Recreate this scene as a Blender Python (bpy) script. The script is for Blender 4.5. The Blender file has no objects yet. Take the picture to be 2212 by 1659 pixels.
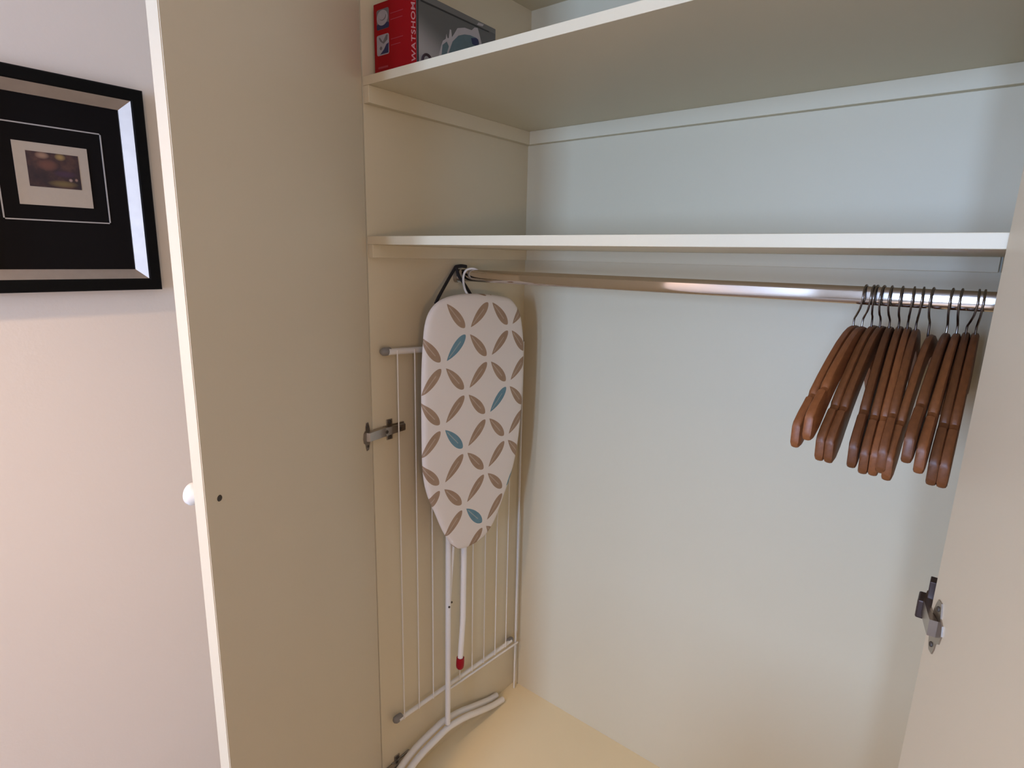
import bpy, bmesh, math, random
from mathutils import Vector, Matrix

random.seed(4)
C = bpy.context.scene.collection
SC = bpy.context.scene

# ------------------------------------------------------------------ camera
cam_d = bpy.data.cameras.new('camera')
cam = bpy.data.objects.new('camera', cam_d)
C.objects.link(cam)
CAM_POS = Vector((1.1073, -0.8479, 1.4670))
YAW, PITCH, ROLL, F_PX = -0.6768, -0.2134, 0.0228, 1267.75
fwd = Vector((math.sin(YAW) * math.cos(PITCH), math.cos(YAW) * math.cos(PITCH), math.sin(PITCH)))
rt = Vector((math.cos(YAW), -math.sin(YAW), 0))
up = rt.cross(fwd)
rt2 = math.cos(ROLL) * rt + math.sin(ROLL) * up
up2 = -math.sin(ROLL) * rt + math.cos(ROLL) * up
m3 = Matrix((rt2, up2, -fwd)).transposed()
cam.matrix_world = Matrix.Translation(CAM_POS) @ m3.to_4x4()
cam_d.sensor_fit = 'HORIZONTAL'
cam_d.sensor_width = 36.0
cam_d.lens = 36.0 * F_PX / 2212.0
cam_d.clip_start = 0.01
SC.camera = cam

# ------------------------------------------------------------------ world, lights, exposure
world = bpy.data.worlds.new('daylight_sky')
SC.world = world
world.use_nodes = True
bg = world.node_tree.nodes['Background']
bg.inputs[0].default_value = (0.42, 0.68, 1.0, 1)
bg.inputs[1].default_value = 1.0


def area_light(name, loc, target, sx, sy, power, color):
    d = bpy.data.lights.new(name, 'AREA')
    d.shape = 'RECTANGLE'
    d.size, d.size_y = sx, sy
    d.energy = power
    d.color = color
    o = bpy.data.objects.new(name, d)
    C.objects.link(o)
    o.location = loc
    o.rotation_euler = (Vector(target) - Vector(loc)).to_track_quat('-Z', 'Y').to_euler()
    return o


def ball_light(name, loc, radius, power, color):
    d = bpy.data.lights.new(name, 'POINT')
    d.shadow_soft_size = radius
    d.energy = power
    d.color = color
    o = bpy.data.objects.new(name, d)
    C.objects.link(o)
    o.location = loc
    return o


# daylight through the window behind the camera
area_light('window_daylight', (0.78, -4.67, 1.45), (0.78, 0, 1.45), 0.50, 1.24, 56, (0.43, 0.62, 1.0))
area_light('window_daylight_right', (1.59, -4.67, 1.45), (1.59, 0, 1.45), 0.36, 1.24, 37, (0.43, 0.62, 1.0))
# warm ceiling downlight, then an added warm fill off to the right
spot_d = bpy.data.lights.new('ceiling_downlight', 'SPOT')
spot_d.energy, spot_d.color = 46, (1.0, 0.65, 0.38)
spot_d.shadow_soft_size = 0.045
spot_d.spot_size, spot_d.spot_blend = math.radians(120), 0.85
spot = bpy.data.objects.new('ceiling_downlight', spot_d)
C.objects.link(spot)
spot.location = (0.47, -1.45, 2.42)
ball_light('added_warm_fill', (3.05, -2.05, 1.15), 0.12, 21, (1.0, 0.61, 0.33))  # unseen source added to brighten the left side panel and left door

vs = SC.view_settings
vs.view_transform = 'Standard'
vs.look = 'None'
vs.gamma = 1.0
vs.use_curve_mapping = False
vs.exposure = 1.07


# ------------------------------------------------------------------ materials
def new_mat(name):
    m = bpy.data.materials.new(name)
    m.use_nodes = True
    nt = m.node_tree
    return m, nt, nt.nodes['Principled BSDF']


def plain(name, col, rough=0.5, metal=0.0, vary=0.03, scale=12.0, bump=0.0, bscale=300.0, spec=0.5):
    m, nt, b = new_mat(name)
    N, L = nt.nodes, nt.links
    tc = N.new('ShaderNodeTexCoord')
    nz = N.new('ShaderNodeTexNoise')
    nz.inputs['Scale'].default_value = scale
    nz.inputs['Detail'].default_value = 3
    L.new(tc.outputs['Object'], nz.inputs['Vector'])
    mix = N.new('ShaderNodeMix')
    mix.data_type = 'RGBA'
    mix.inputs['A'].default_value = [max(0, c * (1 - vary)) for c in col] + [1]
    mix.inputs['B'].default_value = [min(1, c * (1 + vary)) for c in col] + [1]
    L.new(nz.outputs['Fac'], mix.inputs['Factor'])
    L.new(mix.outputs['Result'], b.inputs['Base Color'])
    b.inputs['Roughness'].default_value = rough
    b.inputs['Metallic'].default_value = metal
    b.inputs['Specular IOR Level'].default_value = spec
    if bump:
        n2 = N.new('ShaderNodeTexNoise')
        n2.inputs['Scale'].default_value = bscale
        L.new(tc.outputs['Object'], n2.inputs['Vector'])
        bp = N.new('ShaderNodeBump')
        bp.inputs['Strength'].default_value = bump
        bp.inputs['Distance'].default_value = 0.001
        L.new(n2.outputs['Fac'], bp.inputs['Height'])
        L.new(bp.outputs['Normal'], b.inputs['Normal'])
    return m


CREAM = plain('cream_melamine', (0.68, 0.60, 0.43), 0.45, vary=0.012, scale=5)
DOORM = plain('cream_door_board', (0.68, 0.60, 0.45), 0.42, vary=0.012, scale=5)
PAINT = plain('wall_paint', (0.77, 0.695, 0.615), 0.8, vary=0.02, scale=4, bump=0.15, bscale=180)
PAINT2 = plain('taupe_wall_paint', (0.60, 0.55, 0.48), 0.8, vary=0.02, scale=4)
LINEN = plain('pale_linen', (0.66, 0.62, 0.56), 0.9, vary=0.04, bump=0.1)
WOODD = plain('added_bed_wood', (0.25, 0.16, 0.09), 0.5, vary=0.15, scale=8)
BASEM = plain('base_board_light_tint', (0.86, 0.735, 0.48), 0.4, vary=0.02, scale=5)  # cream made lighter and yellower in place of warm light on the base
CEILM = plain('ceiling_paint', (0.8, 0.79, 0.76), 0.85, vary=0.01)
FLOORM = plain('room_carpet', (0.30, 0.25, 0.20), 0.95, vary=0.12, scale=90)
WHITE = plain('white_gloss_paint', (0.85, 0.83, 0.78), 0.35, vary=0.01)
TUBE = plain('white_enamel', (0.82, 0.80, 0.77), 0.35, vary=0.01)
GREYCAP = plain('grey_plastic', (0.23, 0.22, 0.21), 0.5, vary=0.04)
REDCAP = plain('red_plastic', (0.30, 0.002, 0.012), 0.4, vary=0.04, spec=0.3)
BLACKC = plain('black_webbing', (0.012, 0.010, 0.012), 0.8, vary=0.2, scale=200)
CHROME = plain('chrome', (0.62, 0.58, 0.55), 0.08, 1.0, vary=0.01)
STEEL = plain('steel_wire', (0.30, 0.28, 0.27), 0.25, 1.0, vary=0.02)
NICKEL = plain('nickel_hinge', (0.42, 0.38, 0.34), 0.3, 1.0, vary=0.05, scale=60)
NICKEL_D = plain('dark_bronze_hinge', (0.055, 0.036, 0.032), 0.4, 0.5, vary=0.05, scale=60)
DARKHOLE = plain('dark_screw_recess', (0.05, 0.04, 0.03), 0.6, vary=0.1)
BLACKF = plain('black_frame_lacquer', (0.003, 0.003, 0.003), 0.5, vary=0.1, spec=0.1)
SILVER = plain('silver_leaf', (0.46, 0.40, 0.35), 0.52, 1.0, vary=0.12, scale=40)
MATB = plain('black_mat_board', (0.007, 0.006, 0.006), 0.85, vary=0.1, spec=0.08)
MATW = plain('white_mat_bevel', (0.36, 0.345, 0.33), 0.8, vary=0.02)
IVORY = plain('ivory_mount_card', (0.39, 0.335, 0.27), 0.85, vary=0.04, scale=150)
REDBOX = plain('red_carton', (0.27, 0.001, 0.004), 0.55, vary=0.03, spec=0.2)
CARTON = plain('carton_dark_edge', (0.03, 0.028, 0.025), 0.5, vary=0.05)
P_WHITE = plain('print_pink_white', (0.50, 0.22, 0.21), 0.5, vary=0.1, scale=120)
P_PALE = plain('print_pale_grey', (0.33, 0.31, 0.34), 0.5, vary=0.12, scale=120)
P_GREY = plain('print_mid_grey', (0.13, 0.12, 0.13), 0.5, vary=0.1, scale=120)
P_NAVY = plain('print_navy', (0.012, 0.016, 0.07), 0.5, vary=0.1)
P_FAINT = plain('print_faint_red_text', (0.33, 0.03, 0.045), 0.5, vary=0.1)
P_DARK = plain('print_dark_line', (0.02, 0.018, 0.017), 0.5, vary=0.2, scale=300)
P_TEAL = plain('print_teal', (0.085, 0.135, 0.15), 0.45, vary=0.15, scale=60)
P_SILVER = plain('print_silver', (0.40, 0.37, 0.37), 0.45, vary=0.08, scale=60)
P_BAND = plain('print_band_grey', (0.13, 0.125, 0.115), 0.4, vary=0.05)


def wood_mat():
    m, nt, b = new_mat('lacquered_hanger_wood')
    N, L = nt.nodes, nt.links
    tc = N.new('ShaderNodeTexCoord')
    mp = N.new('ShaderNodeMapping')
    mp.inputs['Scale'].default_value = (60, 6, 60)
    L.new(tc.outputs['Object'], mp.inputs['Vector'])
    nz = N.new('ShaderNodeTexNoise')
    nz.inputs['Scale'].default_value = 3
    nz.inputs['Detail'].default_value = 4
    L.new(mp.outputs['Vector'], nz.inputs['Vector'])
    mix = N.new('ShaderNodeMix')
    mix.data_type = 'RGBA'
    mix.inputs['A'].default_value = (0.115, 0.034, 0.009, 1)
    mix.inputs['B'].default_value = (0.235, 0.080, 0.023, 1)
    L.new(nz.outputs['Fac'], mix.inputs['Factor'])
    oi = N.new('ShaderNodeObjectInfo')
    hs = N.new('ShaderNodeHueSaturation')
    mr = N.new('ShaderNodeMapRange')
    mr.inputs['To Min'].default_value = 0.7
    mr.inputs['To Max'].default_value = 1.45
    L.new(oi.outputs['Random'], mr.inputs['Value'])
    L.new(mr.outputs['Result'], hs.inputs['Value'])
    L.new(mix.outputs['Result'], hs.inputs['Color'])
    L.new(hs.outputs['Color'], b.inputs['Base Color'])
    b.inputs['Roughness'].default_value = 0.45
    return m


WOOD = wood_mat()


class NB:
    """small helper to write shader maths"""

    def __init__(self, nt):
        self.nt = nt

    def m(self, op, a, b=None, c=None):
        n = self.nt.nodes.new('ShaderNodeMath')
        n.operation = op
        for i, v in enumerate((a, b, c)):
            if v is None:
                continue
            if isinstance(v, (int, float)):
                n.inputs[i].default_value = v
            else:
                self.nt.links.new(v, n.inputs[i])
        return n.outputs[0]

    def mix(self, f, a, b):
        n = self.nt.nodes.new('ShaderNodeMix')
        n.data_type = 'RGBA'
        for k, v in (('Factor', f), ('A', a), ('B', b)):
            if isinstance(v, (int, float)):
                n.inputs[k].default_value = v
            elif isinstance(v, tuple):
                n.inputs[k].default_value = v
            else:
                self.nt.links.new(v, n.inputs[k])
        return n.outputs['Result']


def leaf_print_mat(root):
    """cotton cover printed with a lattice of leaves; coordinates are those of the board itself"""
    m, nt, b = new_mat('leaf_print_cotton')
    N, L = nt.nodes, nt.links
    q = NB(nt)
    tc = N.new('ShaderNodeTexCoord')
    sp = N.new('ShaderNodeSeparateXYZ')
    L.new(tc.outputs['Object'], sp.inputs[0])
    y, z = sp.outputs['Y'], sp.outputs['Z']
    oy, oz = 0.23433 - root.y, 1.27978 - root.z
    # the print wraps round the padded edge
    back = q.m('SUBTRACT', 0.0905 - root.x, sp.outputs['X'])
    y = q.m('ADD', y, q.m('MULTIPLY', back, q.m('SIGN', y)))
    yy, zz = q.m('SUBTRACT', y, oy), q.m('SUBTRACT', z, oz)
    s = q.m('ADD', q.m('MULTIPLY', yy, 5.80135), q.m('MULTIPLY', zz, -6.46545))
    t = q.m('ADD', q.m('MULTIPLY', yy, -6.08742), q.m('MULTIPLY', zz, -6.21954))
    blue_col, mask, rib, bluem = None, None, None, None

    def leaves(along, across, blues, flip):
        i = q.m('FLOOR', along)
        f = q.m('SUBTRACT', along, i)
        j = q.m('ROUND', across)
        d = q.m('ABSOLUTE', q.m('SUBTRACT', across, j))
        g = q.m('DIVIDE', q.m('SUBTRACT', f, 0.10), 0.77)
        if flip:
            g = q.m('SUBTRACT', 1.0, g)
        g = q.m('MAXIMUM', q.m('MINIMUM', g, 1.0), 0.0)
        # pointed at one end, rounder at the other
        w = q.m('MULTIPLY', q.m('MULTIPLY', q.m('POWER', g, 0.92), q.m('POWER', q.m('SUBTRACT', 1.0, g), 0.62)), 0.335)
        msk = q.m('LESS_THAN', d, w)
        inr = q.m('MULTIPLY', q.m('GREATER_THAN', g, 0.12), q.m('LESS_THAN', g, 0.74))
        rb = q.m('MULTIPLY', q.m('LESS_THAN', d, 0.011), inr)
        # thin stalk across the gap between leaves
        bl = None
        for (bi, bj) in blues:
            h = q.m('MULTIPLY', q.m('COMPARE', i, bi, 0.2), q.m('COMPARE', j, bj, 0.2))
            bl = h if bl is None else q.m('MAXIMUM', bl, h)
        return msk, rb, q.m('MULTIPLY', bl, msk)

    m1, r1, b1 = leaves(s, t, [(1, 2), (3, 3)], False)
    m2, r2, b2 = leaves(t, s, [(0, 0), (0, 2), (1, 4)], True)
    # no leaf was printed at the upper front corner
    gone = q.m('MULTIPLY', q.m('LESS_THAN', s, -0.5), q.m('MULTIPLY', q.m('LESS_THAN', t, 0.95), q.m('GREATER_THAN', t, 0.05)))
    m2 = q.m('MULTIPLY', m2, q.m('SUBTRACT', 1.0, gone))
    mask = q.m('MAXIMUM', m1, m2)
    rib = q.m('MAXIMUM', q.m('MULTIPLY', m1, r1), q.m('MULTIPLY', m2, r2))
    bluem = q.m('MAXIMUM', b1, b2)
    nz = N.new('ShaderNodeTexNoise')
    nz.inputs['Scale'].default_value = 35
    L.new(tc.outputs['Object'], nz.inputs['Vector'])
    tan = q.mix(nz.outputs['Fac'], (0.30, 0.195, 0.125, 1), (0.43, 0.30, 0.20, 1))
    blu = q.mix(nz.outputs['Fac'], (0.105, 0.215, 0.27, 1), (0.18, 0.32, 0.385, 1))
    leaf = q.mix(bluem, tan, blu)
    leaf = q.mix(q.m('MULTIPLY', rib, 0.35), leaf, (0.72, 0.62, 0.52, 1))
    col = q.mix(mask, (0.80, 0.735, 0.675, 1), leaf)
    L.new(col, b.inputs['Base Color'])
    b.inputs['Roughness'].default_value = 0.85
    # weave
    wv = N.new('ShaderNodeTexNoise')
    wv.inputs['Scale'].default_value = 900
    L.new(tc.outputs['Object'], wv.inputs['Vector'])
    bp = N.new('ShaderNodeBump')
    bp.inputs['Strength'].default_value = 0.15
    bp.inputs['Distance'].default_value = 0.0006
    L.new(wv.outputs['Fac'], bp.inputs['Height'])
    L.new(bp.outputs['Normal'], b.inputs['Normal'])
    return m


def photo_mat():
    """small dark landscape photograph, made only of soft blotches"""
    m, nt, b = new_mat('small_dark_photo_print')
    N, L = nt.nodes, nt.links
    q = NB(nt)
    tc = N.new('ShaderNodeTexCoord')
    nz = N.new('ShaderNodeTexNoise')
    nz.inputs['Scale'].default_value = 55
    nz.inputs['Detail'].default_value = 4
    L.new(tc.outputs['Object'], nz.inputs['Vector'])
    rp = N.new('ShaderNodeValToRGB')
    e = rp.color_ramp.elements
    e[0].position, e[0].color = 0.30, (0.012, 0.006, 0.010, 1)
    e[1].position, e[1].color = 0.72, (0.075, 0.033, 0.024, 1)
    k = e.new(0.5)
    k.color = (0.030, 0.013, 0.015, 1)
    L.new(nz.outputs['Fac'], rp.inputs['Fac'])
    sp = N.new('ShaderNodeSeparateXYZ')
    L.new(tc.outputs['Object'], sp.inputs[0])
    yy, zz = sp.outputs['Y'], sp.outputs['Z']      # photo: centre 0, +-0.035 / +-0.027

    def blob(cy, cz, ry, rz):
        a = q.m('POWER', q.m('DIVIDE', q.m('SUBTRACT', yy, cy), ry), 2.0)
        c = q.m('POWER', q.m('DIVIDE', q.m('SUBTRACT', zz, cz), rz), 2.0)
        return q.m('MAXIMUM', q.m('SUBTRACT', 1.0, q.m('ADD', a, c)), 0.0)

    col = rp.outputs['Color']
    for cy, cz, ry, rz, c in ((-0.014, 0.022, 0.010, 0.006, (0.30, 0.18, 0.12, 1)),
                              (0.010, 0.022, 0.008, 0.006, (0.30, 0.20, 0.07, 1)),
                              (-0.008, 0.008, 0.016, 0.010, (0.13, 0.05, 0.035, 1)),
                              (0.010, -0.020, 0.022, 0.006, (0.14, 0.10, 0.035, 1)),
                              (0.021, -0.013, 0.003, 0.003, (0.38, 0.26, 0.22, 1)),
                              (0.029, -0.012, 0.0025, 0.003, (0.30, 0.18, 0.14, 1)),
                              (0.014, -0.004, 0.018, 0.006, (0.045, 0.018, 0.045, 1))):
        col = q.mix(q.m('MULTIPLY', blob(cy, cz, ry, rz), 0.85), col, c)
    L.new(col, b.inputs['Base Color'])
    b.inputs['Roughness'].default_value = 0.6
    return m


def grey_face_mat():
    m, nt, b = new_mat('silver_grey_carton_print')
    N, L = nt.nodes, nt.links
    q = NB(nt)
    tc = N.new('ShaderNodeTexCoord')
    sp = N.new('ShaderNodeSeparateXYZ')
    L.new(tc.outputs['Object'], sp.inputs[0])
    yy, zz = sp.outputs['Y'], sp.outputs['Z']
    # printed fade from pale silver in the lower front corner to dark grey
    f = q.m('ADD', q.m('MULTIPLY', zz, 11.0), q.m('MULTIPLY', yy, 4.2))
    mr = N.new('ShaderNodeMapRange')
    mr.interpolation_type = 'SMOOTHSTEP'
    mr.inputs['From Min'].default_value = 0.42
    mr.inputs['From Max'].default_value = 1.25
    L.new(f, mr.inputs['Value'])
    col = q.mix(mr.outputs['Result'], (0.34, 0.32, 0.31, 1), (0.095, 0.092, 0.085, 1))
    L.new(col, b.inputs['Base Color'])
    b.inputs['Roughness'].default_value = 0.35
    return m


# ------------------------------------------------------------------ mesh helpers
def link_mesh(name, bm, mat, parent=None, smooth=False, root=None):
    """one mesh object; vertices are given in world space and stored relative to the parent's place"""
    off = Vector((0, 0, 0))
    if root is not None:
        off = root
    elif parent is not None:
        off = parent['_o'] if False else ORIG.get(parent.name, Vector((0, 0, 0)))
    for v in bm.verts:
        v.co -= off
    bmesh.ops.recalc_face_normals(bm, faces=bm.faces)
    me = bpy.data.meshes.new(name)
    bm.to_mesh(me)
    bm.free()
    for mm in (mat if isinstance(mat, (list, tuple)) else [mat]):
        me.materials.append(mm)
    if smooth:
        for p in me.polygons:
            p.use_smooth = True
        me.set_sharp_from_angle(angle=math.radians(50))
    o = bpy.data.objects.new(name, me)
    C.objects.link(o)
    if parent is not None:
        o.parent = parent
        ORIG[o.name] = off
    elif root is not None:
        o.location = root
        ORIG[o.name] = root
    return o


ORIG = {}


def empty(name, loc, label=None, cat=None, group=None, rot=0.0):
    o = bpy.data.objects.new(name, None)
    C.objects.link(o)
    o.location = loc
    o.rotation_euler = (0, 0, rot)
    o.empty_display_size = 0.05
    ORIG[o.name] = Vector(loc)
    if label:
        o['label'] = label
    if cat:
        o['category'] = cat
    if group:
        o['group'] = group
    return o


def tag(o, label, cat, group=None):
    o['label'] = label
    o['category'] = cat
    if group:
        o['group'] = group
    return o


def box(bm, x0, x1, y0, y1, z0, z1, bev=0.0, M=None):
    vs_ = [bm.verts.new((x, y, z)) for x in (x0, x1) for y in (y0, y1) for z in (z0, z1)]
    idx = [(0, 1, 3, 2), (4, 6, 7, 5), (0, 4, 5, 1), (2, 3, 7, 6), (0, 2, 6, 4), (1, 5, 7, 3)]
    fs = [bm.faces.new([vs_[i] for i in f]) for f in idx]
    new = vs_
    if bev:
        es = list({e for f in fs for e in f.edges})
        r = bmesh.ops.bevel(bm, geom=es, offset=bev, segments=2, profile=0.5, affect='EDGES')
        new = list({v for v in vs_ if v.is_valid} | set(r['verts']))
    if M is not None:
        for v in new:
            if v.is_valid:
                v.co = M @ v.co
    return bm


def bx(name, x0, x1, y0, y1, z0, z1, mat, parent=None, bev=0.0, M=None):
    return link_mesh(name, box(bmesh.new(), x0, x1, y0, y1, z0, z1, bev, M), mat, parent)


def prism(bm, pts, n_off):
    """extrude a planar polygon (list of Vectors) by vector n_off"""
    a = [bm.verts.new(p) for p in pts]
    b_ = [bm.verts.new(Vector(p) + n_off) for p in pts]
    bm.faces.new(a)
    bm.faces.new(b_[::-1])
    n = len(a)
    for i in range(n):
        bm.faces.new((a[i], a[(i + 1) % n], b_[(i + 1) % n], b_[i]))
    return bm


def catmull(P, n=8):
    P = [Vector(p) for p in P]
    Q = [P[0] * 2 - P[1]] + P + [P[-1] * 2 - P[-2]]
    out = []
    for i in range(1, len(Q) - 2):
        a, b_, c, d = Q[i - 1], Q[i], Q[i + 1], Q[i + 2]
        for k in range(n):
            t = k / n
            out.append(0.5 * ((2 * b_) + (c - a) * t + (2 * a - 5 * b_ + 4 * c - d) * t * t + (3 * b_ - a - 3 * c + d) * t ** 3))
    out.append(P[-1])
    return out


def tube(bm, P, r, seg=10, cap=True, flat=None):
    """sweep a circle (or an ellipse: flat=(ra, rb)) along the points"""
    P = [Vector(p) for p in P]
    ref = None
    rings = []
    for i, p in enumerate(P):
        t = (P[min(i + 1, len(P) - 1)] - P[max(i - 1, 0)]).normalized()
        if ref is None:
            ref = Vector((1, 0, 0)) if abs(t.x) < 0.9 else Vector((0, 1, 0))
        u = (ref - t * ref.dot(t)).normalized()
        w = t.cross(u)
        ref = u
        ra, rb = flat if flat else (r, r)
        rings.append([bm.verts.new(p + u * ra * math.cos(2 * math.pi * k / seg) + w * rb * math.sin(2 * math.pi * k / seg)) for k in range(seg)])
    for A, B in zip(rings, rings[1:]):
        for k in range(seg):
            bm.faces.new((A[k], A[(k + 1) % seg], B[(k + 1) % seg], B[k]))
    if cap:
        bm.faces.new(rings[0][::-1])
        bm.faces.new(rings[-1])
    return bm


def lathe(bm, prof, M, seg=24):
    """prof: list of (r, h) along local +Z"""
    rings = []
    for r, h in prof:
        if r < 1e-6:
            rings.append([bm.verts.new(M @ Vector((0, 0, h)))])
        else:
            rings.append([bm.verts.new(M @ Vector((r * math.cos(2 * math.pi * k / seg), r * math.sin(2 * math.pi * k / seg), h))) for k in range(seg)])
    for A, B in zip(rings, rings[1:]):
        for k in range(seg):
            a0, a1 = A[k % len(A)], A[(k + 1) % len(A)]
            b0, b1 = B[k % len(B)], B[(k + 1) % len(B)]
            vs_ = []
            for v in (a0, a1, b1, b0):
                if v not in vs_:
                    vs_.append(v)
            if len(vs_) > 2:
                bm.faces.new(vs_)
    return bm


def structure(o):
    o['kind'] = 'structure'
    return o


# ------------------------------------------------------------------ dimensions
W, D = 1.128, 0.58            # inside width and depth of the wardrobe
XL = -0.125                   # face of the side wall that carries the picture
XR, YB = 4.2, -4.60
FZ, CZ = -0.08, 2.45
TOP = 2.133                   # underside of the wardrobe's top panel
BT = 0.018                    # board thickness

# ------------------------------------------------------------------ room shell
structure(bx('floor', XL - 0.1, XR + 0.1, YB - 0.1, 0.70, FZ - 0.1, FZ, FLOORM))
structure(bx('ceiling', XL - 0.1, XR + 0.1, YB - 0.1, 0.70, CZ, CZ + 0.1, CEILM))
structure(bx('wall_left', XL - 0.1, XL, YB - 0.1, 0.70, FZ, CZ, PAINT))
structure(bx('wall_right', XR, XR + 0.1, YB - 0.1, 0.70, FZ, CZ, PAINT2))
wb = bmesh.new()              # wall round the wardrobe opening
box(wb, XL, XR, 0.0, 0.70, TOP + BT, CZ)
box(wb, W + BT, XR, 0.0, 0.70, FZ, TOP + BT)
structure(link_mesh('wall_front', wb, PAINT))
structure(bx('trim_1', XL, -BT, 0.0, 0.02, FZ, TOP + BT, CREAM))
WINS = ((0.51, 1.05), (1.39, 1.79))
WZ0, WZ1 = 0.80, 2.10
ww = bmesh.new()              # window wall behind the camera, with two window openings
edges = [XL] + [x for w_ in WINS for x in w_] + [XR]
for i in range(0, len(edges), 2):
    box(ww, edges[i], edges[i + 1], YB - 0.1, YB, FZ, CZ)
for x0, x1 in WINS:
    box(ww, x0, x1, YB - 0.1, YB, FZ, WZ0)
    box(ww, x0, x1, YB - 0.1, YB, WZ1, CZ)
structure(link_mesh('wall_back', ww, PAINT2))
for i, (x0, x1) in enumerate(WINS):
    win = structure(empty('window_%d' % (i + 1), ((x0 + x1) / 2, YB - 0.05, WZ0)))
    fr = bmesh.new()
    for a in ((x0, x0 + 0.04, WZ0, WZ1), (x1 - 0.04, x1, WZ0, WZ1), (x0 + 0.04, x1 - 0.04, WZ0, WZ0 + 0.04), (x0 + 0.04, x1 - 0.04, WZ1 - 0.04, WZ1)):
        box(fr, a[0], a[1], YB - 0.05, YB + 0.012, a[2], a[3])
    link_mesh('window_frame', fr, WHITE, win)
    bx('window_transom', x0 + 0.04, x1 - 0.04, YB - 0.04, YB, 1.54, 1.57, WHITE, win)
    bx('window_sill', x0 - 0.05, x1 + 0.05, YB, YB + 0.10, WZ0 - 0.03, WZ0, WHITE, win)

# unseen furniture added behind the camera to shade window light off the wardrobe floor
added_bed = empty('added_bed', (1.66, -2.2, FZ), 'unseen furniture added opposite the wardrobe to shade its floor from the windows', 'added_bed')
bx('added_bed_base', 0.72, 2.60, -3.20, -1.14, FZ + 0.10, 0.22, WOODD, added_bed, 0.01)
bx('added_mattress', 0.73, 2.59, -3.19, -1.15, 0.22, 0.46, LINEN, added_bed, 0.05)
bx('added_duvet', 0.70, 2.62, -3.10, -1.12, 0.40, 0.66, LINEN, added_bed, 0.09)
for lx, ly in ((0.78, -1.20), (2.54, -1.20), (0.78, -3.14), (2.54, -3.14)):
    bx('leg', lx - 0.03, lx + 0.03, ly - 0.03, ly + 0.03, FZ, FZ + 0.10, WOODD, added_bed)

# ------------------------------------------------------------------ the built-in wardrobe
wd = empty('wardrobe', (W / 2, D / 2, 0), 'open cream built-in wardrobe with two shelves and a chrome hanging rail', 'wardrobe')
bx('side_panel', -BT, 0, 0, D + BT, FZ, TOP + BT, CREAM, wd)
bx('side_panel', W, W + BT, 0, D + BT, FZ, TOP + BT, CREAM, wd)
bx('back_panel', 0, W, D, D + BT, FZ, TOP + BT, CREAM, wd)
bx('base_panel', 0, W, 0, D, -BT, 0, BASEM, wd)
bx('plinth', 0, W, 0.04, 0.06, FZ, -BT, CREAM, wd)
bx('top_panel', 0, W, 0, D, TOP, TOP + BT, CREAM, wd)
ZU0, ZU1, ZB1 = 1.8158, 1.8337, 1.7807
ZL0, ZL1, ZB2 = 1.4869, 1.5050, 1.4582
for z0, z1, zb in ((ZU0, ZU1, ZB1), (ZL0, ZL1, ZB2)):
    bx('shelf', 0.0005, W - 0.0005, 0, D - 0.0005, z0, z1, CREAM, wd, 0.0008)
    bx('shelf_batten', 0, BT, 0.001, D, zb, z0, CREAM, wd, 0.001)
    bx('shelf_batten', W - 0.0145, W, 0.02, D, zb, z0, CREAM, wd, 0.001)
    bx('shelf_batten', BT, W - BT, D - BT, D, zb, z0, CREAM, wd, 0.001)

# oval chrome rail
RY, RZ = 0.2854, 1.4172


def oval(x, hw=0.0080, hh=0.0152, n=40):
    out = []
    for k in range(n):
        a = 2 * math.pi * k / n
        ca, sa = math.cos(a), math.sin(a)
        e = 0.70
        out.append(Vector((x, RY + hw * math.copysign(abs(ca) ** e, ca), RZ + hh * math.copysign(abs(sa) ** e, sa))))
    return out


rb = bmesh.new()
A = [rb.verts.new(v) for v in oval(0.003)]
B = [rb.verts.new(v) for v in oval(W - 0.003)]
for k in range(40):
    rb.faces.new((A[k], A[(k + 1) % 40], B[(k + 1) % 40], B[k]))
rb.faces.new(A)
rb.faces.new(B)
rail = link_mesh('hanging_rail', rb, CHROME, wd, smooth=True)
for x0, x1 in ((0.0, 0.012), (W - 0.012, W)):
    e = bmesh.new()
    A = [e.verts.new(v) for v in oval(x0, 0.013, 0.020)]
    B = [e.verts.new(v) for v in oval(x1, 0.0125, 0.0195)]
    for k in range(40):
        e.faces.new((A[k], A[(k + 1) % 40], B[(k + 1) % 40], B[k]))
    e.faces.new(A)
    e.faces.new(B)
    link_mesh('rail_socket', e, NICKEL, rail)


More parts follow.
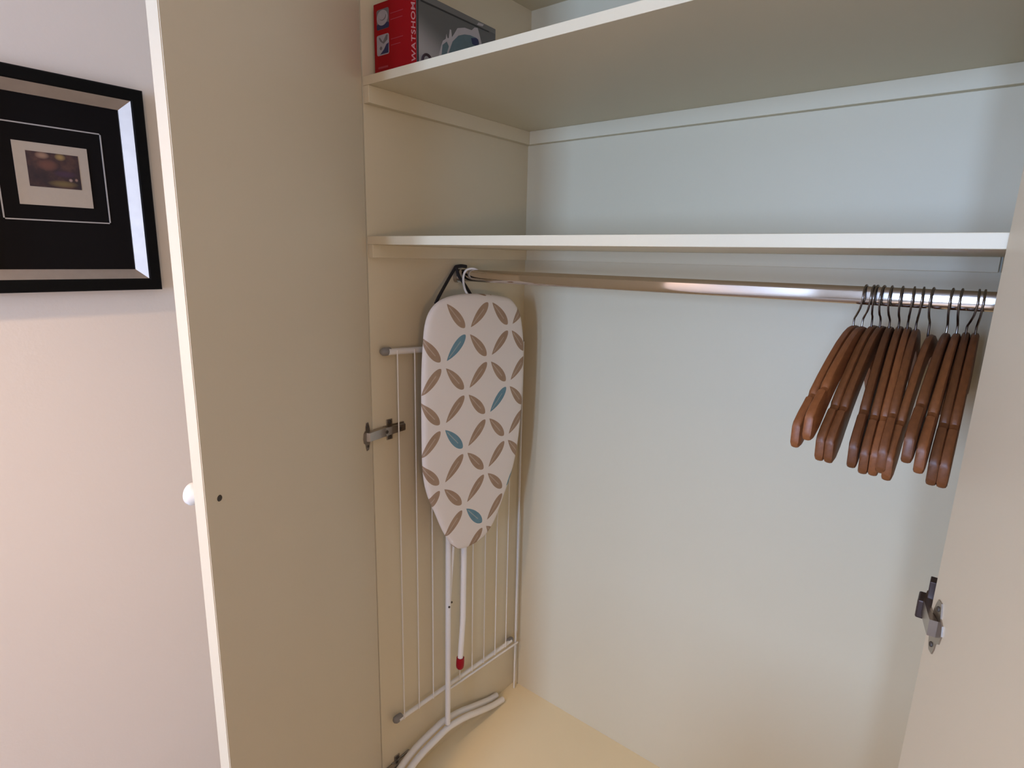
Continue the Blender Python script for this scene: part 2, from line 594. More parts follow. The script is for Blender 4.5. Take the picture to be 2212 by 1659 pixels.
# doors: local frame u along the door from the hinge, m = normal of its inner face
def make_door(hx, hy, u, m, width, z0, z1, knob_side_label, hinge_z, wall_dir):
    th = 0.0195
    lean = 0.0105 if wall_dir < 0 else 0.0      # the far door has sagged a little on its hinges

    def P(a, off, z):
        return Vector((hx + u.x * a + m.x * off + lean * (z - 1.45), hy + u.y * a + m.y * off, z))
    bm = bmesh.new()
    vs_ = [bm.verts.new(P(a, o_, z)) for a in (0, width) for o_ in (-th, 0) for z in (z0, z1)]
    for f in ((0, 1, 3, 2), (4, 6, 7, 5), (0, 4, 5, 1), (2, 3, 7, 6), (0, 2, 6, 4), (1, 5, 7, 3)):
        bm.faces.new([vs_[i] for i in f])
    bmesh.ops.bevel(bm, geom=list(bm.edges), offset=0.0012, segments=2, affect='EDGES')
    d = link_mesh('door', bm, DOORM, wd)
    # knob on the outside face, 30 mm from the free edge
    M = Matrix.Translation(P(width - 0.030, -th, 1.094)) @ (-m).to_track_quat('Z', 'Y').to_matrix().to_4x4()
    k = lathe(bmesh.new(), [(0.0001, -0.001), (0.010, -0.001), (0.009, 0.008), (0.0085, 0.013), (0.012, 0.017), (0.017, 0.022), (0.0185, 0.027), (0.017, 0.032), (0.012, 0.0355), (0.006, 0.037), (0, 0.0375)], M, 28)
    link_mesh('knob', k, WHITE, d, smooth=True)
    M = Matrix.Translation(P(width - 0.030, 0.0, 1.092)) @ m.to_track_quat('Z', 'Y').to_matrix().to_4x4()
    k = lathe(bmesh.new(), [(0, 0.0004), (0.0025, 0.0004), (0.0045, 0.0012), (0.0052, 0.0003), (0.0052, -0.001)], M, 16)
    link_mesh('knob_screw', k, DARKHOLE, d)
    for hz in hinge_z:
        # cup flange lying on the door: a pointed lens-shaped plate with the sunk cup and two screws
        h = bmesh.new()
        prof = [(0.020, -0.034), (0.030, -0.034), (0.0335, -0.026), (0.035, -0.017), (0.043, -0.012), (0.046, 0), (0.043, 0.012), (0.035, 0.017), (0.0335, 0.026), (0.030, 0.034), (0.020, 0.034), (0.016, 0.026), (0.013, 0.017), (0.011, 0), (0.013, -0.017), (0.016, -0.026)]
        prism(h, [P(a, 0.0, hz + z) for a, z in prof], Vector((m.x, m.y, 0)) * 0.0016)
        fl = link_mesh('hinge_cup', h, NICKEL, d)
        for dz in (-0.024, 0.024):
            s = bmesh.new()
            lathe(s, [(0, 0.003), (0.003, 0.003), (0.0035, 0.0016), (0.0035, 0.001)], Matrix.Translation(P(0.025, 0, hz + dz)) @ m.to_track_quat('Z', 'Y').to_matrix().to_4x4(), 12)
            link_mesh('hinge_screw', s, DARKHOLE, d)
    return d, P


a1 = math.radians(64)
d1, P1 = make_door(0.0, -0.003, Vector((math.cos(a1), -math.sin(a1), 0)), Vector((math.sin(a1), math.cos(a1), 0)), 0.547, 0.004, 2.13, '', (1.044, 0.064, 2.06), 1)
a2 = math.radians(110)
d2, P2 = make_door(1.1112, -0.003, Vector((-math.cos(a2), -math.sin(a2), 0)), Vector((-math.sin(a2), math.cos(a2), 0)), 0.547, 0.004, 2.13, '', (1.040, 0.064, 2.06), -1)


def hinge_arm(x_wall, sgn, P, hz, door_label):
    """arm and mounting plate screwed to the wardrobe side, knuckle reaching to the cup on the door"""
    X = lambda a: x_wall + sgn * a
    # mounting plate: a winged cross
    pl = bmesh.new()
    for (ya, yb, za, zb, h) in ((0.030, 0.094, -0.012, 0.012, 0.0045), (0.040, 0.058, -0.026, 0.026, 0.003)):
        xs = sorted((X(0.0), X(h)))
        box(pl, xs[0], xs[1], ya, yb, hz + za, hz + zb, 0.001)
    hinge = link_mesh('hinge', pl, NICKEL, wd)
    ar = bmesh.new()
    # U-shaped arm, sloping up towards the door
    xs = sorted((X(0.0045), X(0.016)))
    pr = [(0.090, -0.008), (0.090, 0.009), (0.028, 0.011), (0.006, 0.010), (-0.004, 0.004), (-0.004, -0.010), (0.010, -0.012), (0.030, -0.010)]
    prism(ar, [Vector((xs[0], y, hz + z)) for y, z in pr], Vector((xs[1] - xs[0], 0, 0)))
    bmesh.ops.bevel(ar, geom=list(ar.edges), offset=0.0015, segments=1, affect='EDGES')
    link_mesh('hinge_arm', ar, NICKEL, hinge)
    kn = bmesh.new()
    # cranked end that dips to the cup on the door
    prism(kn, [P(0.014, 0.0015, hz - 0.010), P(0.032, 0.0015, hz - 0.010), P(0.030, 0.010, hz - 0.010), Vector((X(0.030), 0.006, hz - 0.006)), Vector((X(0.028), 0.030, hz - 0.004)), Vector((X(0.008), 0.030, hz - 0.004)), Vector((X(0.006), 0.004, hz - 0.006))] if sgn < 0 else
          [P(0.012, 0.0015, hz - 0.011), P(0.030, 0.0015, hz - 0.011), P(0.028, 0.010, hz - 0.011), Vector((X(0.018), 0.010, hz - 0.010)), Vector((X(0.016), 0.028, hz - 0.010)), Vector((X(0.004), 0.028, hz - 0.010)), Vector((X(0.003), 0.002, hz - 0.011))], Vector((0, 0, 0.021)))
    link_mesh('hinge_knuckle', kn, NICKEL, hinge)
    if sgn < 0:
        # raised mounting block: the far door stands proud of this side
        bx('hinge_block', W - 0.027, W, 0.012, 0.030, hz + 0.004, hz + 0.038, NICKEL_D, hinge, 0.001)
        bx('hinge_block', W - 0.036, W - 0.004, 0.006, 0.034, hz - 0.013, hz + 0.012, NICKEL_D, hinge, 0.002)
    q_ = Vector((sgn, 0, 0)).to_track_quat('Z', 'Y').to_matrix().to_4x4()
    for y, dz, r in ((0.049, 0.019, 0.0055), (0.049, -0.019, 0.0055)):
        sc = bmesh.new()
        lathe(sc, [(0, 0.0055), (r * 0.7, 0.0052), (r, 0.003), (r, 0.002)], Matrix.Translation((x_wall, y, hz + dz)) @ q_, 14)
        link_mesh('hinge_screw', sc, DARKHOLE, hinge)
    for y in (0.072, 0.030):
        sc = bmesh.new()
        lathe(sc, [(0, 0.0178), (0.003, 0.0175), (0.0045, 0.0165), (0.0045, 0.015)], Matrix.Translation((x_wall, y, hz)) @ q_, 14)
        link_mesh('hinge_screw', sc, DARKHOLE, hinge)


for hz in (1.044, 0.064, 2.06):
    hinge_arm(0.0, 1, P1, hz, '')
for hz in (1.040, 0.064, 2.06):
    hinge_arm(W, -1, P2, hz, '')

# ------------------------------------------------------------------ framed picture on the side wall
PY, PZ = -0.536, 1.5645
pic = empty('framed_picture', (XL, PY, PZ), 'little dark picture in a wide black mat and black frame with silver inner lip', 'picture')


def ring_prof(bm, half, prof, ztop=None):
    """mitred moulding: half=(hy,hz) outer half sizes, prof = [(inset, x)]"""
    loops = []
    for ins, x in prof:
        hy, hz = half[0] - ins, half[1] - ins
        loops.append([bm.verts.new((x, PY + sy * hy, PZ + sz * hz)) for sy, sz in ((-1, -1), (1, -1), (1, 1), (-1, 1))])
    for A_, B_ in zip(loops, loops[1:] + loops[:1]):
        for k in range(4):
            bm.faces.new((A_[k], A_[(k + 1) % 4], B_[(k + 1) % 4], B_[k]))
    return bm


H = (0.140, 0.1715)
link_mesh('frame', ring_prof(bmesh.new(), H, [(0, XL + 0.0005), (0, XL + 0.024), (0.002, XL + 0.026), (0.018, XL + 0.026), (0.0205, XL + 0.0245), (0.0205, XL + 0.0005)]), BLACKF, pic)
link_mesh('frame_bevel', ring_prof(bmesh.new(), H, [(0.0205, XL + 0.0005), (0.0205, XL + 0.0245), (0.0365, XL + 0.011), (0.0365, XL + 0.0005)]), SILVER, pic)
mb = bmesh.new()
box(mb, XL + 0.001, XL + 0.008, PY - 0.1035, PY + 0.1035, PZ - 0.135, PZ + 0.135)
mat_o = link_mesh('mat_board', mb, MATB, pic)
# white bevelled line around the inner mat: centre slightly above the middle
lb = bmesh.new()
LY, LZ, lhy, lhz = PY, 1.582, 0.0735, 0.0745
for a in ((-lhy, lhy, lhz - 0.002, lhz), (-lhy, lhy, -lhz, -lhz + 0.002), (-lhy, -lhy + 0.002, -lhz, lhz), (lhy - 0.002, lhy, -lhz, lhz)):
    box(lb, XL + 0.008, XL + 0.0088, LY + a[0], LY + a[1], LZ + a[2], LZ + a[3])
link_mesh('mat_line', lb, MATW, pic)
card = bx('mount_card', XL + 0.008, XL + 0.0092, PY - 0.050, PY + 0.050, 1.532, 1.6285, IVORY, pic)
pb = bmesh.new()
pr_c = Vector((XL, PY + 0.001, 1.588))
box(pb, XL + 0.0092, XL + 0.0096, PY - 0.034, PY + 0.036, 1.561, 1.615)
for v in pb.verts:
    v.co -= pr_c
bmesh.ops.recalc_face_normals(pb, faces=pb.faces)
me = bpy.data.meshes.new('photo_print')
pb.to_mesh(me)
pb.free()
me.materials.append(photo_mat())
ph = bpy.data.objects.new('photo_print', me)
C.objects.link(ph)
ph.parent = pic
ph.location = pr_c - Vector((XL, PY, PZ))

# ------------------------------------------------------------------ carton on the upper shelf
bw, bdp, bh = 0.129, 0.247, 0.1415
ca = math.radians(1.5)
cw, cd = Vector((math.cos(ca), math.sin(ca), 0)), Vector((-math.sin(ca), math.cos(ca), 0))
corner = Vector((0.14, 0.028, ZU1 + 0.0003))
carton = empty('steam_iron_box', corner, 'red and grey steam iron carton standing at the left end of the upper shelf', 'box', rot=0)
ORIG[carton.name] = corner


def bp(w, d, z):                 # box coordinates: w along the front face (0..-bw), d depth, z up
    return corner + cw * w + cd * d + Vector((0, 0, z))


b_ = bmesh.new()
vs_ = [b_.verts.new(bp(w, d, z)) for w in (-bw, 0) for d in (0, bdp) for z in (0, bh)]
for f in ((0, 1, 3, 2), (4, 6, 7, 5), (0, 4, 5, 1), (2, 3, 7, 6), (0, 2, 6, 4), (1, 5, 7, 3)):
    b_.faces.new([vs_[i] for i in f])
bmesh.ops.bevel(b_, geom=list(b_.edges), offset=0.0012, segments=1, affect='EDGES')
link_mesh('carton_body', b_, CARTON, carton)


def face_poly(name, pts, mat, side, lift, parent, thick=0.0002):
    """flat print: side 'front' uses (w, z), side 'right' uses (d, z)"""
    bm = bmesh.new()
    if side == 'front':
        n = -cd
        P = [bp(a, -lift, z) for a, z in pts]
    else:
        n = cw
        P = [bp(lift, a, z) for a, z in pts]
    prism(bm, P, n * thick)
    return link_mesh(name, bm, mat, parent)


front = face_poly('red_front', [(-bw + 0.0008, 0.001), (-0.0012, 0.001), (-0.0012, bh - 0.001), (-bw + 0.0008, bh - 0.001)], REDBOX, 'front', 0.0, carton)
# grey printed side: own origin so that the print runs in its own coordinates
gb = bmesh.new()
g0 = bp(0.0001, 0, 0)
pts = [(0.005, 0.001), (bdp - 0.001, 0.001), (bdp - 0.001, bh - 0.001), (0.005, bh - 0.001)]
prism(gb, [Vector((0, d, z)) for d, z in pts], Vector((0.0003, 0, 0)))
bmesh.ops.recalc_face_normals(gb, faces=gb.faces)
me = bpy.data.meshes.new('grey_side')
gb.to_mesh(me)
gb.free()
me.materials.append(grey_face_mat())
side = bpy.data.objects.new('grey_side', me)
C.objects.link(side)
side.parent = carton
side.location = g0 - corner
side.rotation_euler = (0, 0, ca)
ORIG[side.name] = corner


def sub_print(name, pts, mat, sd, lift):
    return face_poly(name, pts, mat, sd, lift, carton)


def rrect(x0, x1, z0, z1, r):
    out = []
    for cx_, cz_, a0 in ((x1 - r, z1 - r, 0), (x0 + r, z1 - r, 90), (x0 + r, z0 + r, 180), (x1 - r, z0 + r, 270)):
        for k in range(4):
            a = math.radians(a0 + 30 * k)
            out.append((cx_ + r * math.cos(a), cz_ + r * math.sin(a)))
    return out


def ell(cx_, cz_, rx, rz, n=20, a0=0, a1_=360):
    return [(cx_ + rx * math.cos(math.radians(a0 + (a1_ - a0) * k / n)), cz_ + rz * math.sin(math.radians(a0 + (a1_ - a0) * k / n))) for k in range(n)]


# two small pictures on the red front: a round dial, and a spray head
sub_print('small_picture', rrect(-0.119, -0.081, 0.090, 0.128, 0.004), P_GREY, 'front', 0.0004)
sub_print('small_picture', rrect(-0.119, -0.081, 0.0905, 0.101, 0.003), P_NAVY, 'front', 0.0006)
sub_print('small_picture', ell(-0.101, 0.1115, 0.0172, 0.0145), P_PALE, 'front', 0.0008)
sub_print('small_picture', ell(-0.100, 0.1145, 0.011, 0.0085, 16, 180, 380), P_GREY, 'front', 0.0010)
sub_print('small_picture', ell(-0.101, 0.1155, 0.0105, 0.008), P_PALE, 'front', 0.0012)
sub_print('small_picture', rrect(-0.120, -0.082, 0.041, 0.080, 0.004), P_PALE, 'front', 0.0004)
sub_print('small_picture', [(-0.110, 0.043), (-0.084, 0.043), (-0.083, 0.062), (-0.090, 0.060), (-0.098, 0.051)], P_NAVY, 'front', 0.0006)
sub_print('small_picture', [(-0.113, 0.074), (-0.110, 0.076), (-0.101, 0.066), (-0.090, 0.078), (-0.085, 0.077), (-0.087, 0.068), (-0.099, 0.062), (-0.109, 0.068)], P_GREY, 'front', 0.0008)
sub_print('small_picture', ell(-0.107, 0.0545, 0.004, 0.0035, 12), P_GREY, 'front', 0.0008)
for z_, w_ in ((0.1145, 0.038), (0.103, 0.036), (0.0665, 0.037), (0.0553, 0.029)):
    sub_print('faint_text_line', [(-0.0762, z_ - 0.0007), (-0.0762 + w_, z_ - 0.0007), (-0.0762 + w_, z_ + 0.0007), (-0.0762, z_ + 0.0007)], P_FAINT, 'front', 0.0004)
sub_print('faint_text_line', [(-0.117, 0.0155), (-0.086, 0.0155), (-0.086, 0.0195), (-0.117, 0.0195)], P_FAINT, 'front', 0.0004)

# the name, reading upwards along the right edge of the red front
cu = bpy.data.curves.new('brand_lettering', 'FONT')
cu.body = 'WATSHOME'
cu.size = 0.0165
cu.shear = 0.25
cu.extrude = 0.0002
cu.space_character = 1.12
cu.offset = 0.00025
to = bpy.data.objects.new('brand_lettering_curve', cu)
C.objects.link(to)
dg = bpy.context.evaluated_depsgraph_get()
tm = bpy.data.meshes.new_from_object(to.evaluated_get(dg))
C.objects.unlink(to)
bpy.data.objects.remove(to)
xs = [v.co.x for v in tm.vertices]
tx0, tl = min(xs), max(xs) - min(xs)
k = 0.1195 / tl
for v in tm.vertices:
    a, h, e = (v.co.x - tx0) * k, v.co.y, v.co.z
    v.co = bp(-0.0034 - h, -0.0006 - e, 0.0150 + a) - corner
tm.materials.clear()
tm.materials.append(P_WHITE)
tm.name = 'brand_lettering'
lo = bpy.data.objects.new('brand_lettering', tm)
C.objects.link(lo)
lo.parent = carton

# grey side: top band with a dark line of small print, and the picture of the iron
sub_print('print_band', [(0.006, 0.1275), (0.2455, 0.1300), (0.2455, 0.1402), (0.006, 0.1402)], P_BAND, 'right', 0.0006)
sub_print('print_line', [(0.010, 0.1242), (0.2222, 0.1275), (0.2222, 0.1300), (0.010, 0.1275)], P_DARK, 'right', 0.0008)
sub_print('print_spot', [(0.181, 0.1312), (0.200, 0.1335), (0.204, 0.1385), (0.186, 0.1372)], P_SILVER, 'right', 0.0008)
white_iron = [(0.050, 0.018), (0.0624, 0.0419), (0.0687, 0.0593), (0.0737, 0.0701), (0.0825, 0.0760), (0.084, 0.0859), (0.0875, 0.0785), (0.0915, 0.0800), (0.0945, 0.0975), (0.0985, 0.0975), (0.1010, 0.0840), (0.1075, 0.0920), (0.1183, 0.1065), (0.1408, 0.1138), (0.1639, 0.1155), (0.1730, 0.1235), (0.1833, 0.1255), (0.1891, 0.1151), (0.1965, 0.0998), (0.2060, 0.070), (0.2080, 0.030), (0.19, 0.012)]
sub_print('iron_picture', white_iron, P_SILVER, 'right', 0.0006)
sub_print('iron_picture', [(0.060, 0.020), (0.0699, 0.0446), (0.0724, 0.0619), (0.085, 0.0716), (0.0913, 0.0638), (0.0862, 0.052), (0.080, 0.020)], P_TEAL, 'right', 0.0008)
sub_print('iron_picture', [(0.085, 0.020), (0.0913, 0.0525), (0.1028, 0.0765), (0.121, 0.0928), (0.140, 0.1005), (0.1585, 0.1041), (0.1808, 0.1044), (0.188, 0.0971), (0.194, 0.07), (0.190, 0.020)], P_TEAL, 'right', 0.0008)
sub_print('iron_picture', [(0.1613, 0.099), (0.176, 0.1035), (0.185, 0.1030), (0.188, 0.0963), (0.182, 0.088), (0.166, 0.088)], P_NAVY, 'right', 0.0010)

# small dark cord loop in front of the grey side
cl = bmesh.new()
cc = bp(0.0105, 0.018, 0.0150)
tube(cl, [cc + cd * (0.0125 * math.cos(t)) + Vector((0, 0, 0.0125 * math.sin(t))) for t in [math.radians(-80 + 17 * i) for i in range(21)]], 0.0026, 8)
tag(link_mesh('cord_loop', cl, plain('dark_plum_cord', (0.03, 0.012, 0.018), 0.5), None, True, root=cc.copy()),
    'tiny dark cord loop standing on the upper shelf beside the iron carton', 'cord')

# ------------------------------------------------------------------ ironing board hanging at the left side
OUT = [(0.16, 1.365), (0.192, 1.371), (0.233, 1.3735), (0.276, 1.3725), (0.33, 1.369), (0.394, 1.360), (0.418, 1.350), (0.437, 1.334), (0.454, 1.31), (0.466, 1.268), (0.473, 1.221), (0.475, 1.147), (0.473, 1.078), (0.467, 0.997), (0.456, 0.925), (0.442, 0.874), (0.422, 0.826), (0.399, 0.787), (0.372, 0.740), (0.349, 0.710), (0.322, 0.690), (0.287, 0.680), (0.251, 0.678), (0.218, 0.684), (0.196, 0.697), (0.174, 0.725), (0.150, 0.766), (0.124, 0.823), (0.102, 0.872), (0.090, 0.914), (0.085, 0.957), (0.084, 1.008), (0.084, 1.123), (0.086, 1.199), (0.091, 1.260), (0.097, 1.303), (0.110, 1.333), (0.133, 1.354)]
IB = Vector((0.055, 0.28, 0.012))
ib = empty('ironing_board', IB, 'small ironing board with a leaf print cover hanging folded against the left side', 'ironing board')
cen = Vector((0, 0.28, 1.05))


def smooth_loop(P, n=3):
    out = []
    N_ = len(P)
    for i in range(N_):
        a, b2, c, d = (Vector((0, *P[(i + k) % N_])) for k in (-1, 0, 1, 2))
        for k in range(n):
            t = k / n
            out.append(0.5 * ((2 * b2) + (c - a) * t + (2 * a - 5 * b2 + 4 * c - d) * t * t + (3 * b2 - a - 3 * c + d) * t ** 3))
    return out


loop = smooth_loop(OUT, 3)


def inset(loop_, d):
    out = []
    n = len(loop_)
    for i in range(n):
        t = (loop_[(i + 1) % n] - loop_[i - 1]).normalized()
        nrm = Vector((0, -t.z, t.y))
        if nrm.dot(cen - loop_[i]) < 0:
            nrm = -nrm
        out.append(loop_[i] + nrm * d)
    return out


cv = bmesh.new()
rings = []
for d_, x in ((0.012, 0.0755), (0.003, 0.0765), (0.0, 0.0795), (0.0005, 0.0835), (0.003, 0.0870), (0.007, 0.0890), (0.014, 0.0900), (0.045, 0.0908)):
    L_ = inset(loop, d_)
    rings.append([cv.verts.new(Vector((x, v.y, v.z))) for v in L_])
n = len(loop)
for A_, B_ in zip(rings, rings[1:]):
    for k in range(n):
        cv.faces.new((A_[k], A_[(k + 1) % n], B_[(k + 1) % n], B_[k]))
cv.faces.new(rings[0])
cv.faces.new(rings[-1])
cover = link_mesh('cover', cv, leaf_print_mat(IB), ib, smooth=True)
# legs folded behind, showing below the tip
lg = bmesh.new()
tube(lg, [(0.046, 0.222, 1.02), (0.045, 0.210, 0.70), (0.045, 0.207, 0.11)], 0.0080, 12)
link_mesh('leg', lg, TUBE, ib, smooth=True)
lg = bmesh.new()
tube(lg, [(0.048, 0.244, 1.02), (0.046, 0.226, 0.68), (0.043, 0.214, 0.50)], 0.0058, 12)
link_mesh('leg', lg, TUBE, ib, smooth=True)
lg = bmesh.new()
tube(lg, [(0.053, 0.272, 1.02), (0.060, 0.257, 0.68), (0.064, 0.250, 0.45), (0.066, 0.237, 0.318)], 0.0082, 12)
leg3 = link_mesh('leg', lg, TUBE, ib, smooth=True)
rc = bmesh.new()
M = Matrix.Translation((0.0665, 0.2372, 0.322)) @ Vector((0.02, -0.09, -1)).to_track_quat('Z', 'Y').to_matrix().to_4x4()
lathe(rc, [(0.0086, -0.004), (0.0112, -0.004), (0.0118, 0.006), (0.0118, 0.020), (0.0105, 0.027), (0.007, 0.0310), (0, 0.032)], M, 20)
link_mesh('leg_cap', rc, REDCAP, leg3, smooth=True)
for y_, z_ in ((0.2045, 0.500), (0.219, 0.506)):
    rv = bmesh.new()
    lathe(rv, [(0, 0.002), (0.003, 0.0015), (0.0032, 0)], Matrix.Translation((0.0535 if y_ < 0.21 else 0.0485, y_, z_)) @ Vector((1, -0.5, 0)).to_track_quat('Z', 'Y').to_matrix().to_4x4(), 10)
    link_mesh('rivet', rv, DARKHOLE, ib)
for dx, dy, dz in ((0.0, 0.0, 0.0), (-0.024, -0.004, 0.006)):
    fb = bmesh.new()
    tube(fb, catmull([(0.034 + dx, 0.476 + dy, 0.0115 + dz), (0.037 + dx, 0.42, 0.026 + dz), (0.043 + dx, 0.335, 0.060 + dz), (0.045 + dx, 0.29, 0.078 + dz), (0.046 + dx, 0.245, 0.090 + dz), (0.047 + dx, 0.205, 0.097 + dz), (0.048 + dx, 0.16, 0.094 + dz), (0.049 + dx, 0.10, 0.086 + dz), (0.050 + dx, 0.05, 0.068 + dz), (0.050 + dx, 0.00, 0.036 + dz), (0.050 + dx, -0.03, 0.0115 + dz)], 5), 0.0095, 12)
    link_mesh('foot_bar', fb, TUBE, ib, smooth=True)
# white hook over the rail
hk = bmesh.new()
tube(hk, catmull([(0.074, 0.265, 1.360), (0.066, 0.252, 1.378), (0.048, 0.262, 1.400), (0.043, 0.268, 1.418), (0.048, 0.273, 1.431), (0.060, 0.283, 1.4352), (0.070, 0.293, 1.430), (0.074, 0.2985, 1.415), (0.075, 0.299, 1.404)], 6), 0.0028, 10)
link_mesh('hook', hk, TUBE, ib, smooth=True)
# black strap looped over the socket end of the rail and going down behind the board
st = bmesh.new()
top = Vector((0.016, 0.272, 1.438))
for P in ([(0.060, 0.152, 1.352), (0.050, 0.178, 1.374), (0.020, 0.240, 1.412), (0.016, 0.266, 1.4385)],
          [(0.016, 0.266, 1.4385), (0.020, 0.282, 1.4405), (0.022, 0.300, 1.4390)],
          [(0.018, 0.266, 1.437), (0.026, 0.268, 1.415), (0.045, 0.270, 1.394), (0.062, 0.276, 1.368)]):
    tube(st, catmull(P, 5), 0, 8, True, (0.0035, 0.0045))
link_mesh('strap', st, BLACKC, ib)

# ------------------------------------------------------------------ white drying rack against the left side
DR = Vector((0.02, 0.29, 0.0))
dr = empty('drying_rack', DR, 'flat folded white wire drying rack leaning on the left side behind the ironing board', 'drying rack')
b_ = bmesh.new()
tube(b_, [(0.0215, 0.035, 1.241), (0.0215, 0.540, 1.214)], 0.0078, 12)
link_mesh('top_bar', b_, TUBE, dr, smooth=True)
b_ = bmesh.new()
tube(b_, [(0.0215, 0.042, 0.222), (0.0215, 0.530, 0.200)], 0.0062, 12)
link_mesh('bottom_bar', b_, TUBE, dr, smooth=True)
b_ = bmesh.new()
tube(b_, [(0.0290, 0.230, 0.205), (0.0290, 0.556, 0.183)], 0.0035, 8)
link_mesh('brace_wire', b_, TUBE, dr, smooth=True)
for y_, z_, s_ in ((0.020, 1.2418, 1), (0.556, 1.2128, -1), (0.032, 0.2225, 1), (0.540, 0.1995, -1)):
    e = bmesh.new()
    d_ = Vector((0, s_, 0))
    M = Matrix.Translation((0.0165, y_, z_)) @ d_.to_track_quat('Z', 'Y').to_matrix().to_4x4()
    lathe(e, [(0, -0.004), (0.006, -0.002), (0.0095, 0.003), (0.0102, 0.010), (0.0098, 0.022), (0.0090, 0.024), (0, 0.024)], M, 16)
    link_mesh('end_cap', e, GREYCAP, dr, smooth=True)
for i in range(10):
    y_ = 0.056 + 0.0545 * i
    e = bmesh.new()
    zt, zb_ = 1.241 - 0.0538 * (y_ - 0.035), 0.222 - 0.045 * (y_ - 0.042)
    tube(e, [(0.0290, y_, zt + 0.004), (0.0290, y_, zb_ - 0.002)], 0.0017, 8)
    link_mesh('wire', e, TUBE, dr, smooth=True)
e = bmesh.new()
tube(e, [(0.0215, 0.553, 1.215), (0.0215, 0.553, 0.002)], 0.0030, 8)
link_mesh('side_leg', e, TUBE, dr, smooth=True)

# ------------------------------------------------------------------ wooden hangers on the rail
ST = [(-0.2235, -0.183, -0.203), (-0.2225, -0.177, -0.210), (-0.218, -0.1715, -0.2145), (-0.205, -0.160, -0.213), (-0.188, -0.1485, -0.202), (-0.180, -0.1425, -0.195), (-0.177, -0.1440, -0.192), (-0.168, -0.1400, -0.183), (-0.165, -0.1325, -0.180), (-0.14, -0.113, -0.158), (-0.105, -0.090, -0.132), (-0.070, -0.070, -0.110), (-0.040, -0.0575, -0.097), (-0.018, -0.052, -0.091)]
ST = ST + [(0.0, -0.0505, -0.089)] + [(-u_, a, b2) for u_, a, b2 in ST[::-1]]


def hanger_arms_mesh():
    bm = bmesh.new()
    rings = []
    for u_, a, b2 in ST:
        f = abs(u_) / 0.222
        t = 0.0050 + 0.0013 * f            # half thickness
        w = -0.003 * f ** 2                # contoured: both shoulders curve the same way
        if abs(u_) > 0.222:
            t *= 0.72 if abs(u_) > 0.223 else 0.9
        r = min(0.0042, t * 0.8)
        prof = []
        for cx_, cz_, a0 in ((t - r, a - r, 0), (-t + r, a - r, 90), (-t + r, b2 + r, 180), (t - r, b2 + r, 270)):
            for k in range(3):
                an = math.radians(a0 + 45 * k)
                prof.append((cx_ + r * math.cos(an), cz_ + r * math.sin(an)))
        rings.append([bm.verts.new((x + w, u_, z)) for x, z in prof])
    for A_, B_ in zip(rings, rings[1:]):
        for k in range(12):
            bm.faces.new((A_[k], A_[(k + 1) % 12], B_[(k + 1) % 12], B_[k]))
    bm.faces.new(rings[0])
    bm.faces.new(rings[-1])
    bmesh.ops.recalc_face_normals(bm, faces=bm.faces)
    me_ = bpy.data.meshes.new('shoulder_arms')
    bm.to_mesh(me_)
    bm.free()
    me_.materials.append(WOOD)
    for p_ in me_.polygons:
        p_.use_smooth = True
    me_.set_sharp_from_angle(angle=math.radians(38))
    return me_


ARMS = hanger_arms_mesh()
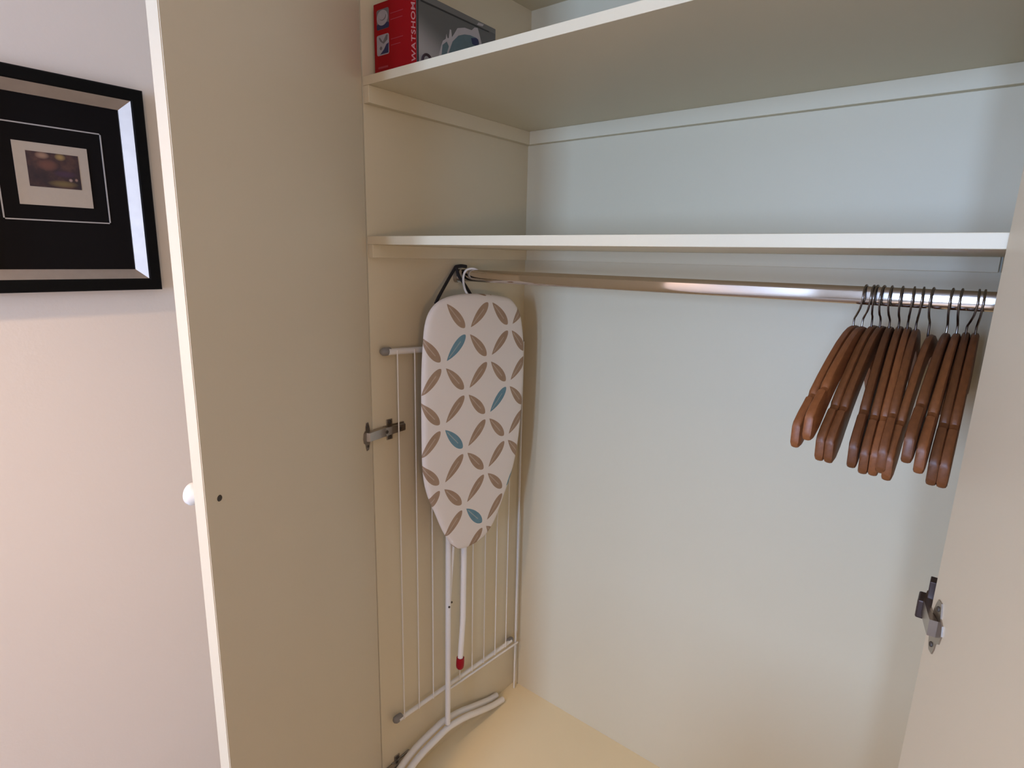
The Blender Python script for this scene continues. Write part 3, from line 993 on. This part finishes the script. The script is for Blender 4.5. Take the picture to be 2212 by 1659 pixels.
#     neck x   hook dx  yaw    front tip drop
HG = [(0.9330, 0.013, -4.8, 0.169), (0.9465, 0.010, -3.2, 0.150), (0.9585, 0.002, -3.7, 0.189), (0.9705, -0.001, -3.6, 0.190), (0.9840, -0.004, 1.4, 0.190), (0.9970, -0.002, 1.7, 0.201), (1.0090, 0.002, 2.0, 0.200), (1.0205, 0.003, 1.4, 0.188), (1.0375, -0.002, -2.2, 0.190), (1.0610, -0.001, -1.6, 0.156), (1.0735, -0.002, -1.2, 0.171), (1.0850, 0.008, -0.3, 0.192), (1.0965, 0.003, -0.2, 0.193)]
HLAB = ['the leftmost wooden hanger on the chrome rail, its tip farthest out to the left',
        'second wooden hanger from the left, paler, its notch catching the light',
        'third wooden hanger from the left, ending in the lower tip of a pair at left',
        'fourth wooden hanger from the left, its broad dark flat side showing',
        'fifth wooden hanger from the left, first of the three even tips in the middle',
        'sixth wooden hanger from the left, middle one of three even tips',
        'seventh wooden hanger from the left, last of the three even tips in the middle',
        'eighth wooden hanger from the left, mostly hidden, just left of the gap on the rail',
        'ninth wooden hanger from the left, hanging low just before the gap on the rail',
        'tenth wooden hanger from the left, first right of the gap, with a short tip',
        'third wooden hanger from the right, dark, squeezed between two paler ones',
        'second wooden hanger from the right, narrow with a glinting tip',
        'rightmost wooden hanger on the chrome rail, against the open door edge']
first = None
for i, ((nx, hdx, yaw, drop), lab) in enumerate(zip(HG, HLAB)):
    h = empty('coat_hanger', (nx, RY, RZ), lab, 'hanger', 'wooden hangers on the rail')
    tilt = (drop - 0.164) / 0.215
    h.rotation_euler = (tilt, 0, math.radians(yaw))
    if first is None:
        arms = bpy.data.objects.new('shoulder_arms', ARMS)
        first = arms
    else:
        arms = first.copy()
    C.objects.link(arms)
    arms.parent = h
    if i == 8:
        arms.location = (0.003, 0, -0.008)
    # wire hook: stem, bend forward, then round the rail
    ey = -math.sin(tilt)
    hb = bmesh.new()
    R = 0.0195
    zc = 0.0153 - (R - 0.0017)
    z0 = -0.056 - (0.008 if i == 8 else 0)
    path = [(0, 0, z0), (0.0, 0.0, -0.040), (hdx * 0.25, -0.004, -0.033), (hdx * 0.75, -0.014, -0.021)]
    for a in range(-10, 215, 15):
        t = math.radians(a)
        path.append((hdx * (1 - 0.25 * max(0, a) / 180), -R * math.cos(t), zc + R * math.sin(t)))
    pts = catmull(path, 3)
    bmesh_pts = [Vector(p) for p in pts]
    tube(hb, bmesh_pts, 0.00165, 8)
    for v in hb.verts:                      # the hook keeps upright on the rail while the wood tilts
        v.co = Matrix.Rotation(-tilt, 3, 'X') @ v.co if v.co.z > -0.03 else v.co
    bmesh.ops.recalc_face_normals(hb, faces=hb.faces)
    me = bpy.data.meshes.new('hook')
    hb.to_mesh(me)
    hb.free()
    me.materials.append(STEEL)
    for p_ in me.polygons:
        p_.use_smooth = True
    ho = bpy.data.objects.new('hook', me)
    C.objects.link(ho)
    ho.parent = h
